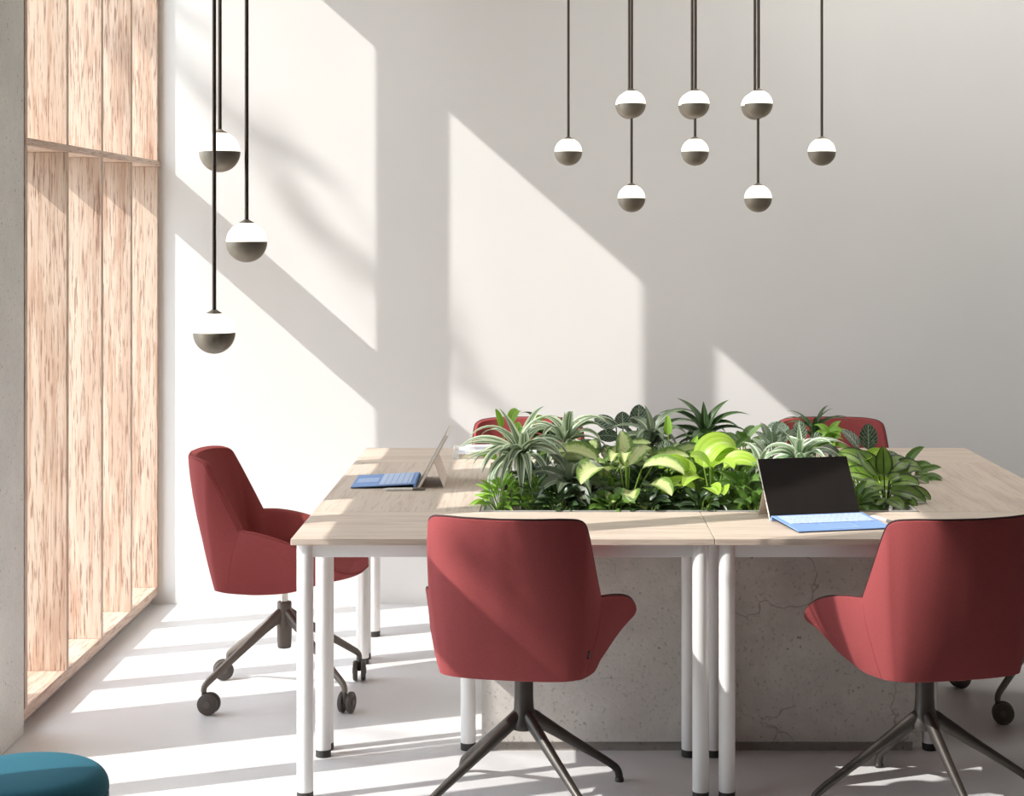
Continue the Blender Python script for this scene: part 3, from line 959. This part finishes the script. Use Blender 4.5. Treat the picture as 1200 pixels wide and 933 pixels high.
# ------------------------------------------------------------------ plants
SOIL = .700
class Leafer:
    def __init__(s): s.l = MB(); s.s = MB()
    def leaf(s, base, az, el, length, width, droop, shape='strap', fold=.25, nl=10, twist=0.0, roll=0.0, wave=0.0):
        """az/el degrees; droop = total degrees the blade bends down along its length"""
        az, e = R(az), R(el)
        roll = roll + (20 if shape == 'strap' else 38) * math.cos(az)
        p = Vector(base); step = length / nl
        vs = []; uv = []; fs = []
        nu = 4
        for i in range(nl + 1):
            t = i / nl
            ee = e - R(droop) * (t ** 1.25)
            d = Vector((math.cos(az) * math.cos(ee), math.sin(az) * math.cos(ee), math.sin(ee)))
            side = Vector((-math.sin(az), math.cos(az), 0))
            nrm = side.cross(d) * -1
            if nrm.length: nrm.normalize()
            rr = R(roll + twist * t)
            sd = side * math.cos(rr) + nrm * math.sin(rr)
            nm = nrm * math.cos(rr) - side * math.sin(rr)
            if shape == 'strap':
                wd = width * min(1, .5 + 1.7 * t) * (1 - t ** 2.3) if t < 1 else 0
            elif shape == 'ovate':
                wd = width * (math.sin(PI * min(1, t ** .72)) ** .65) if 0 < t < 1 else 0
            elif shape == 'round':
                wd = width * (math.sin(PI * min(1, t ** .85)) ** .55) if 0 < t < 1 else 0
            else:   # lance
                wd = width * (math.sin(PI * min(1, t ** .6)) ** .9) if 0 < t < 1 else 0
            wd = max(wd, .0006) / 2
            wv = wave * wd * math.sin(t * 14)
            for k in range(nu + 1):
                u = -1 + 2 * k / nu
                q = p + sd * (u * wd) + nm * (fold * abs(u) * wd * 1.2 + wv * u)
                vs.append(q); uv.append((.5 + u / 2, t))
            p = p + d * step
        for i in range(nl):
            for k in range(nu):
                a = i * (nu + 1) + k
                fs.append((a, a + 1, a + nu + 2, a + nu + 1))
        s.l.add(vs, fs, uv)
    def stem(s, a, b, r=.0022, bow=.0):
        a = Vector(a); b = Vector(b)
        mid = (a + b) / 2 + Vector((0, 0, bow)) + Vector((b.x - a.x, b.y - a.y, 0)) * -.12
        s.s.tube(catmull([a, mid, b], 4), r, 6)
    def done(s, name, x, y, label, cat, group, lm, sm=None):
        r = empty(name, (x, y, SOIL))
        o = s.l.build('foliage', lm, r, smooth=True, sharp=80)
        if s.s.v: s.s.build('stem', sm or M_stem, r, smooth=True)
        tag(r, label, cat, group)
        return r
PG = 'plants growing in the concrete planter'
def rosette(name, x, y, crown, n, L, W, el, droop, mat, label, seed, shape='strap', fold=.3, spread=.01, azr=(0, 360), extra=(), wave=0.0, stemr=.007, shoots=1):
    """leaves all from one crown raised above the soil"""
    random.seed(seed)
    f = Leafer()
    cz = crown - SOIL
    for i in range(n):
        az = azr[0] + (azr[1] - azr[0]) * (i + random.uniform(-.4, .4)) / n * 2.0
        if azr == (0, 360): az = i * 137.5 + random.uniform(-12, 12)
        t = i / max(1, n - 1)
        e = el[0] + (el[1] - el[0]) * t + random.uniform(-7, 7)
        l = L * random.uniform(.78, 1.08)
        b = (random.uniform(-spread, spread), random.uniform(-spread, spread), cz + random.uniform(-.02, .02))
        f.leaf(b, az, e, l, W * random.uniform(.85, 1.15), droop * random.uniform(.75, 1.2), shape, fold, 11, random.uniform(-15, 15), random.uniform(-8, 8), wave)
    for (az, e, l, wd, dr) in extra:
        f.leaf((0, 0, cz), az, e, l, wd, dr, shape, fold, 12, 0, 0, wave)
    f.stem((0, 0, -.012), (0, 0, cz + .01), stemr)
    return f.done(name, x, y, label, 'plant', PG, mat, M_stemdark)
def bush(name, x, y, n, rad, hgt, L, W, mat, label, seed, shape='ovate', droop=40, el=(5, 60), fold=.3, stemm=None, zlow=.02, wave=0.0):
    """many stalked leaves spread through a dome"""
    random.seed(seed)
    f = Leafer()
    for i in range(n):
        az = i * 137.5 + random.uniform(-15, 15)
        q = math.sqrt((i + .5) / n)
        rr = rad * q * random.uniform(.75, 1.05)
        z = zlow + (hgt - zlow) * (1 - .75 * q ** 2) * random.uniform(.8, 1.05)
        e = el[1] + (el[0] - el[1]) * q + random.uniform(-15, 15)
        b = (math.cos(R(az)) * rr * .75, math.sin(R(az)) * rr * .75, z)
        f.leaf(b, az + random.uniform(-25, 25), e, L * random.uniform(.75, 1.15), W * random.uniform(.8, 1.15), droop * random.uniform(.6, 1.3), shape, fold, 7, random.uniform(-20, 20), random.uniform(-15, 15), wave)
        if i % 2 == 0 or n < 30: f.stem((b[0] * .15, b[1] * .15, -.01), b, .0016 if L < .08 else .0024)
    return f.done(name, x, y, label, 'plant', PG, mat, stemm or M_stem)
def stalked(name, x, y, leaves, mat, label, shape='ovate', fold=.25, stemm=None, wave=0.0, sr=.0024, nl=12):
    """explicit leaves: (dx, dy, dz, az, el, length, width, droop, roll)"""
    f = Leafer()
    for (dx, dy, dz, az, e, l, wd, dr, ro) in leaves:
        f.leaf((dx, dy, dz), az, e, l, wd, dr, shape, fold, nl, 0, ro, wave)
        f.stem((dx * .1, dy * .1, -.012), (dx, dy, dz), sr)
    return f.done(name, x, y, label, 'plant', PG, mat, stemm or M_stem)
def wx(px, Y): return (px - 641) * Y / FPX

# left group
bush('leafy_plant', wx(588, 5.70), 5.72, 60, .085, .115, .048, .017, L_green, 'bright green small-leaved bush at the front left corner of the planter', 11, 'lance', 30, (0, 80), .3)
bush('leafy_plant', wx(628, 5.72), 5.73, 60, .085, .105, .055, .017, L_mid, 'mid green small-leaved bush in the front row, under the silver strap leaves', 12, 'lance', 30, (0, 80), .3)
rosette('strap_leaf_plant', wx(611, 5.84), 5.84, .885, 26, .215, .036, (78, -15), 110, L_silver, 'silver-striped strap-leaved plant arching over the left end of the planter', 21,
        extra=((185, 30, .22, .034, 60), (178, 10, .2, .034, 35), (200, 15, .2, .032, 50), (150, 72, .17, .034, 30), (60, 72, .22, .034, 70), (250, 15, .22, .034, 100), (280, 15, .22, .032, 100), (310, 40, .22, .038, 90), (235, 30, .24, .034, 100)))
rosette('strap_leaf_plant', wx(662, 6.02), 6.02, .895, 22, .20, .034, (80, 5), 120, L_silver, 'silver-green strap-leaved plant behind the first one, arching in front of the red chair', 22,
        extra=((30, 60, .26, .022, 130), (10, 65, .25, .022, 130), (90, 80, .13, .026, 60)))
rosette('strap_leaf_plant', wx(668, 5.72), 5.74, .800, 22, .15, .046, (70, -5), 90, L_silverdark, 'dark slate-leaved plant low in the front row, right of the silver one', 23, 'lance', .35)
rosette('strap_leaf_plant', wx(640, 6.30), 6.30, .87, 20, .15, .026, (70, 10), 110, L_dark, 'dark strap-leaved plant deep behind the silver ones at left', 24)
f = [(-.055, .0, .222, 160, 78, .07, .028, 15, 0), (-.02, 0, .235, 60, 80, .085, .036, 120, 0), (.03, .0, .22, 20, 50, .09, .034, 70, 0), (.06, .02, .20, 10, 40, .08, .034, 60, -10),
     (-.05, -.02, .15, 190, 40, .08, .034, 40, 0), (.02, -.03, .17, 280, 50, .07, .03, 50, 0), (.05, .03, .15, 60, 30, .08, .03, 50, 0), (-.07, .02, .11, 170, 30, .08, .036, 50, 0), (0, .03, .18, 90, 60, .08, .034, 40, 0), (.08, -.01, .13, 340, 30, .07, .03, 50, 0)]
stalked('leafy_plant', wx(606, 6.28), 6.28, f, L_green, 'tall lime-green stalked plant rising in front of the rear left chair back', 'ovate', .35)
bush('leafy_plant', wx(665, 6.40), 6.42, 26, .10, .20, .075, .03, L_mid, 'mid green bush deep in the planter before the rear left chair', 13)
# mottled group
f = []
for (px, py, Yd, az, e, l, wd, dr, ro) in (
        (712, 552, -.06, 235, 25, .155, .075, 85, 12), (735, 548, .02, 100, 62, .13, .048, 25, 0), (728, 545, -.02, 250, -62, .0, .0, 0, 0),
        (738, 545, 0, 50, 45, .12, .045, 60, 0), (752, 550, -.04, 330, 28, .15, .06, 75, -10), (738, 575, -.09, 268, 5, .09, .05, 65, 0),
        (722, 580, -.09, 255, 10, .08, .045, 60, 0), (762, 568, -.06, 300, 15, .12, .05, 60, 0), (700, 540, .0, 175, 35, .13, .06, 60, 10),
        (733, 536, -.05, 265, 40, .085, .034, 110, 0), (725, 536, -.05, 250, 40, .085, .034, 110, 0), (765, 545, .03, 10, 35, .12, .05, 60, 0), (745, 590, -.09, 290, 5, .07, .045, 50, 0), (715, 560, .05, 150, 40, .12, .05, 50, 0)):
    if l == 0: continue
    Y = 5.80 + Yd; s_ = FPX / Y
    f.append(((px - 641) / s_ - wx(735, 5.80), Yd, EYE - (py - 269) / s_ - SOIL, az, e, l * 1.08, wd * 1.3, dr, ro))
stalked('broad_leaf_plant', wx(735, 5.80), 5.80, f, L_mottle, 'pale lime mottled broad-leaved plant left of centre in the front row', 'ovate', .3, nl=14)
f = []
random.seed(8)
for k in range(16):
    az = k * 137.5; q = .04 + .05 * random.random()
    f.append((math.cos(R(az)) * q, math.sin(R(az)) * q, .10 + .07 * random.random(), az, random.uniform(15, 50), .125, .058, random.uniform(50, 90), random.uniform(-12, 12)))
stalked('broad_leaf_plant', wx(705, 6.02), 6.02, f, L_olive, 'olive mottled broad-leaved plant behind the pale lime one', 'ovate', .25)
f2_ = [(a[0] * .9, a[1] * .9, a[2] * .95, a[3] + 60, a[4], a[5] * .95, a[6], a[7], a[8]) for a in f]
stalked('broad_leaf_plant', wx(775, 6.0), 6.00, f2_, L_olive, 'olive mottled broad-leaved plant between the pale lime plants', 'ovate', .25)
# veined leaves held up at the back: upper face turned to the camera
def up_leaves(lst, Y0, x0):
    out = []
    for (px, py, az, e, l, wd, dr, ro, Yd) in lst:
        Y = Y0 + Yd; s_ = FPX / Y
        out.append(((px - 641) / s_ - x0, Yd, EYE - (py - 269) / s_ - SOIL, az, e, l, wd, dr, ro))
    return out
x0 = wx(728, 6.32)
stalked('veined_leaf_plant', x0, 6.32, up_leaves([(722, 500, 160, 25, .085, .052, 25, -60, 0), (730, 503, 95, 78, .062, .058, 5, 0, 0), (748, 500, 80, 80, .078, .062, 5, 0, .02), (724, 512, 185, 12, .075, .045, 25, -50, -.03), (758, 508, 30, 50, .07, .05, 30, 20, .03), (738, 520, 270, 30, .07, .05, 60, 0, -.05)], 6.32, x0),
        L_vein, 'dark round-leaved plant with white veins at the back left of centre', 'round', .12, M_stemdark)
x0 = wx(780, 6.05)
stalked('veined_leaf_plant', x0, 6.05, up_leaves([(779, 545, 85, 80, .085, .055, 10, 0, 0), (765, 550, 150, 40, .07, .05, 40, 0, 0), (795, 545, 30, 40, .07, .05, 40, 0, 0), (780, 555, 270, 30, .06, .05, 50, 0, -.04)], 6.05, x0),
        L_vein, 'dark veined plant with one upright leaf, in the middle of the planter', 'round', .12, M_stemdark)
rosette('strap_leaf_plant', wx(764, 6.20), 6.20, .895, 14, .15, .038, (55, -10), 100, L_silverdark, 'grey-green strap-leaved plant rising at the back centre, beside the round veined leaves', 25,
        extra=((15, 70, .23, .034, 125), (5, 52, .2, .032, 100), (60, 78, .17, .03, 150), (120, 80, .12, .034, 30), (180, 45, .16, .032, 80), (290, 60, .13, .036, 150), (330, 50, .16, .032, 110), (240, 50, .14, .034, 120)))
rosette('strap_leaf_plant', wx(826, 6.22), 6.22, .900, 9, .15, .040, (50, 0), 90, L_dark, 'deep green strap-leaved plant fanning against the wall at the back centre', 26,
        extra=((170, 62, .20, .040, 95), (182, 30, .17, .036, 60), (100, 84, .12, .036, 8), (25, 74, .16, .038, 55), (8, 58, .19, .036, 85), (2, 34, .17, .032, 80), (160, 76, .17, .042, 60), (190, 10, .12, .03, 40), (350, 8, .12, .03, 40)))
f = [(-.02, -.02, .20, 100, 60, .08, .032, 30, 0)]
stalked('leafy_plant', wx(790, 6.12), 6.12, [(-.02, 0, .215, 95, 80, .07, .028, 10, 0), (.0, 0, .13, 200, 40, .08, .03, 50, 0), (.02, 0, .12, 20, 40, .08, .03, 50, 0), (.03, -.02, .15, 300, 40, .08, .034, 70, 0)], L_green, 'slim green sprout with one upright leaf near the planter centre', 'ovate', .3)
# lime group
x0 = wx(835, 5.80)
f = []
for (px, py, Yd, az, e, l, wd, dr, ro) in (
        (825, 548, .02, 15, 86, .165, .072, 150, 0), (833, 545, .0, 15, 45, .125, .05, 80, 0), (822, 562, -.06, 230, 30, .11, .04, 90, 0), (832, 550, -.05, 205, 60, .09, .045, 70, 0),
        (836, 548, -.05, 300, 35, .12, .045, 75, -10), (848, 548, -.03, 340, 40, .12, .055, 90, 0), (828, 572, -.09, 290, 15, .09, .045, 55, 0), (843, 572, -.09, 275, 20, .085, .04, 70, 0),
        (815, 575, -.05, 195, 45, .14, .035, 130, 0), (812, 560, .0, 160, 50, .10, .05, 50, 0), (805, 555, .0, 185, 60, .09, .045, 60, 0), (800, 580, -.05, 200, 50, .10, .05, 90, 0), (838, 585, -.10, 250, 10, .06, .04, 50, 0)):
    Y = 5.80 + Yd; s_ = FPX / Y
    f.append(((px - 641) / s_ - x0, Yd, EYE - (py - 269) / s_ - SOIL, az, e, l, wd * 1.3, dr, ro))
stalked('broad_leaf_plant', x0, 5.80, f, L_lime, 'vivid lime broad-leaved plant right of centre in the front row', 'ovate', .28, nl=14)
bush('leafy_plant', wx(872, 5.72), 5.74, 44, .085, .13, .075, .028, L_mid, 'dark green leafy bush in the front row left of the tablet screen', 14, 'ovate')
bush('leafy_plant', wx(806, 5.98), 6.0, 40, .10, .17, .07, .03, L_green, 'fresh green bush behind the vivid lime plant', 15)
bush('leafy_plant', wx(690, 5.74), 5.74, 44, .09, .09, .07, .028, L_deep, 'dark low bush at the foot of the pale lime mottled plant', 16)
bush('leafy_plant', wx(780, 5.72), 5.73, 44, .09, .075, .07, .026, L_deep, 'dark low bush between the mottled and the vivid lime plants', 17)
bush('leafy_plant', wx(750, 6.45), 6.45, 40, .14, .16, .08, .03, L_deep, 'dark bush at the rear edge of the planter, left of centre', 18)
bush('leafy_plant', wx(870, 6.42), 6.42, 40, .14, .17, .08, .035, L_mid, 'mid green bush at the rear edge of the planter, right of centre', 19)
for k, (px, Y, h, mat, lb) in enumerate(((655, 5.68, .07, L_deep, 'low dark bush at the very front edge, under the slate-leaved plant'), (718, 5.67, .06, L_mid, 'low mid green bush at the very front edge, under the pale lime mottled leaves'),
        (758, 5.67, .06, L_deep, 'low dark bush at the very front edge, right of the mottled leaves'), (822, 5.67, .065, L_deep, 'low dark bush at the very front edge, under the vivid lime leaves'),
        (885, 5.67, .07, L_mid, 'low mid green bush at the very front edge, beside the tablet stand'), (1000, 5.68, .08, L_mid, 'low mid green bush just right of the tablet screen'),
        (700, 5.90, .13, L_mid, 'mid green bush between the slate-leaved and mottled plants'), (755, 5.88, .12, L_deep, 'dark bush behind the pale lime mottled plant'),
        (815, 5.90, .13, L_mid, 'mid green bush close behind the vivid lime plant'), (860, 6.00, .18, L_mid, 'mid green bush between the lime plant and the pale veined one'),
        (625, 5.95, .12, L_deep, 'dark bush filling under the silver strap-leaved plants'))):
    bush('leafy_plant', wx(px, Y), Y, 38, .075, h, .062, .028, mat, lb, 50 + k, 'ovate', 45, (0, 70))
# right part
bush('veined_leaf_plant', wx(905, 6.08), 6.08, 44, .11, .225, .055, .036, L_fitt, 'pale veined small-leaved plant behind the left corner of the tablet screen', 31, 'round', 40, (10, 80), .15, M_stemdark)
rosette('strap_leaf_plant', wx(893, 5.80), 5.80, .84, 18, .13, .022, (75, -10), 90, L_spider, 'small white-edged strap-leaved plant just left of the tablet screen', 27)
rosette('strap_leaf_plant', wx(938, 5.92), 5.92, .850, 24, .15, .034, (80, 5), 110, L_spider, 'white-edged strap-leaved plant behind the tablet screen', 28,
        extra=((175, 70, .14, .026, 30), (100, 84, .13, .026, 10), (20, 60, .2, .024, 110), (350, 60, .2, .024, 110)))
x0 = wx(935, 6.25)
stalked('veined_leaf_plant', x0, 6.25, up_leaves([(925, 512, 150, 35, .09, .06, 50, -40, 0), (937, 518, 85, 80, .075, .052, 10, 0, 0), (915, 520, 190, 30, .08, .055, 60, 0, 0), (950, 520, 20, 40, .07, .05, 50, 0, 0), (918, 518, 100, 60, .06, .05, 20, 0, .04)], 6.25, x0),
        L_vein, 'dark veined plant with an upright leaf before the rear right chair', 'round', .12, M_stemdark)
x0 = wx(1010, 6.10)
stalked('veined_leaf_plant', x0, 6.10, up_leaves([(1018, 527, 88, 82, .088, .062, 5, 0, 0), (1006, 525, 150, 55, .085, .055, 30, 15, 0), (985, 535, 190, 40, .08, .055, 60, 0, 0), (1030, 540, 10, 20, .08, .055, 50, 0, 0), (1000, 540, 250, 30, .07, .05, 60, 0, -.03)], 6.10, x0),
        L_vein, 'dark veined plant with two big leaves, right of the tablet screen', 'round', .12, M_stemdark)
rosette('leafy_plant', wx(973, 6.28), 6.28, .880, 16, .085, .028, (80, 0), 85, L_green, 'bright green rosette standing before the rear right chair back', 32, 'lance')
rosette('strap_leaf_plant', wx(955, 6.40), 6.42, .88, 18, .15, .018, (80, 10), 90, L_dark, 'thin dark strap-leaved plant deep in the planter before the rear right chair', 29)
# dark-edged plant at the right end
random.seed(77)
x0 = wx(1038, 5.80)
f = []
for (px, py, Yd, az, e, l, wd, dr, ro) in (
        (1036, 557, .0, 92, 82, .105, .052, 5, 0), (1030, 558, .0, 140, 52, .125, .062, 20, 0), (1044, 553, .02, 40, 42, .12, .062, 70, 0), (1050, 556, .03, 15, 45, .125, .062, 110, 0),
        (1044, 567, -.03, 330, 22, .11, .055, 50, 0), (1042, 575, -.03, 345, 0, .14, .060, 40, 0), (1034, 570, -.04, 215, 10, .125, .060, 55, 0), (1040, 585, -.06, 300, -5, .09, .055, 30, 0),
        (1030, 583, -.06, 250, 0, .09, .055, 35, 0), (1024, 562, 0, 175, 30, .13, .058, 60, 0), (1015, 545, .04, 150, 40, .12, .06, 50, 0), (1060, 580, -.02, 350, 15, .10, .055, 60, 0), (1015, 585, -.04, 220, 5, .1, .055, 40, 0),
        (1055, 590, -.06, 320, 10, .07, .05, 40, 0), (1042, 563, -.04, 20, 35, .06, .034, 60, 0)):
    Y = 5.80 + Yd; s_ = FPX / Y
    f.append(((px - 641) / s_ - x0, Yd, EYE - (py - 269) / s_ - SOIL, az, e, l * .88, wd * 1.12, dr, ro))
stalked('broad_leaf_plant', x0, 5.80, f, L_cal, 'green plant with dark-edged broad leaves at the right end of the planter', 'ovate', .18, M_stemdark, nl=14)
bush('leafy_plant', wx(1008, 5.88), 5.88, 30, .09, .15, .075, .04, L_lime, 'yellow-green bush half hidden between the tablet screen and the dark-edged plant', 33)
bush('leafy_plant', wx(965, 5.72), 5.73, 40, .10, .10, .07, .03, L_deep, 'dark low bush hidden behind the tablet screen', 34)
bush('leafy_plant', wx(1060, 6.3), 6.32, 30, .12, .09, .08, .035, L_mid, 'low mid green bush at the rear right corner of the planter', 35)

# ------------------------------------------------------------------ tree outside: its boughs dapple the wall and chairs
def back(pt, t):
    """from a spot in the room, t metres along x back towards the sun"""
    return Vector(pt) - Vector((1.0, .42, -.88)) * t
def wallp(px, py, Y=7.8):
    s_ = FPX / Y
    return ((px - 641) / s_, Y, EYE - (py - 269) / s_)
random.seed(42)
TO = Vector((-11.2, 7.4, -.02))
tr = empty('tree', TO)
lv = MB(); bk = MB()
def bough(pts, rads, t, dens=1.0, size=.075):
    P = [back(p, t) for p in pts]
    path = catmull(P, 5)
    bk.tube([p - TO for p in path], .008, 6)
    for i in range(len(path) - 1):
        f = i / (len(path) - 1) * (len(rads) - 1); j = min(int(f), len(rads) - 2)
        q = rads[j] + (rads[j + 1] - rads[j]) * (f - j)
        seg = (path[i + 1] - path[i]).length
        for _ in range(int(dens * 900 * seg * q) + 1):
            o_ = Vector((random.gauss(0, 1), random.gauss(0, 1), random.gauss(0, 1))).normalized() * q * random.random() ** .6
            c_ = path[i].lerp(path[i + 1], random.random()) + o_ - TO
            a = Vector((random.gauss(0, 1), random.gauss(0, 1), random.gauss(0, 1))).normalized() * size * .6
            b = a.cross(Vector((random.gauss(0, 1), random.gauss(0, 1), random.gauss(0, 1)))).normalized() * size * .28
            lv.add([c_ - a, c_ + b, c_ + a, c_ - b], [(0, 1, 2, 3)])
    return P
B = []
B.append(bough([wallp(150, 10), wallp(215, 85), wallp(275, 140), wallp(330, 172), wallp(388, 208)], [.09, .075, .06, .04, .01], 8.0, .8))
B.append(bough([wallp(330, 170), wallp(338, 225), wallp(385, 280), wallp(440, 325), wallp(500, 360), wallp(548, 425)], [.03, .055, .06, .06, .02, .03], 8.0, .7))
B.append(bough([wallp(520, 440), wallp(560, 460), wallp(600, 490)], [.03, .05, .03], 8.3, .5))
B.append(bough([wallp(205, 15), wallp(230, 30)], [.06, .01], 8.0, .6))
B.append(bough([(-1.86, 7.27, 2.66), (-1.80, 7.27, 2.50), (-1.73, 7.27, 2.34)], [.05, .06, .03], 7.8, .9))
B.append(bough([(-1.4, 6.0, .0), (-1.2, 6.2, .0), (-1.0, 6.25, .0)], [.06, .05, .03], 8.0, .6))
B.append(bough([(-.38, 4.8, .87), (-.15, 4.82, .70), (0.0, 4.82, .52)], [.03, .05, .05], 7.6, .8))
B.append(bough([(.2, 5.0, .0), (.8, 5.15, .0), (1.3, 5.2, .0)], [.05, .06, .04], 8.0, .6))
bk.tube([(0, 0, 0), (.1, .05, 3.5), (-.05, 0, 7.6), (0, 0, 11.5)], [.20, .16, .12, .08], 12)
top = TO + Vector((0, 0, 11.4))
start = B[0][0]
bk.tube([p - TO for p in catmull([top, (top + start) / 2 + Vector((0, 0, .4)), start], 6)], .035, 8)
def twig(a, b):
    bk.tube([p - TO for p in catmull([a, (a + b) / 2 + Vector((0, 0, .15)), b], 4)], .006, 5)
twig(B[0][3], B[1][0]); twig(B[1][5], B[2][0]); twig(start, B[3][0]); twig(start, B[4][2])
twig(start, B[5][0]); twig(B[5][0], B[6][0]); twig(B[5][1], B[7][0])
for k in range(5):      # crown proper, on the far side of the trunk
    a = R(60 + 45 * k); e = top + Vector((math.cos(a) * 1.2 - .6, math.sin(a) * 1.2 + 1.4, .3 + .2 * k))
    bk.tube([p - TO for p in catmull([top, (top + e) / 2, e], 4)], .03, 6)
    for _ in range(350):
        c_ = e + Vector((random.gauss(0, .4), random.gauss(0, .4), random.gauss(0, .3))) - TO
        a_ = Vector((random.gauss(0, 1), random.gauss(0, 1), random.gauss(0, 1))).normalized() * .05
        b_ = a_.cross(Vector((random.gauss(0, 1), random.gauss(0, 1), random.gauss(0, 1)))).normalized() * .022
        lv.add([c_ - a_, c_ + b_, c_ + a_, c_ - b_], [(0, 1, 2, 3)])
bk.build('trunk', M_bark, tr, smooth=True)
lv.build('foliage', M_treeleaf, tr)
tag(tr, 'leafy tree outside the left windows, whose boughs dapple the white wall with shade', 'tree')
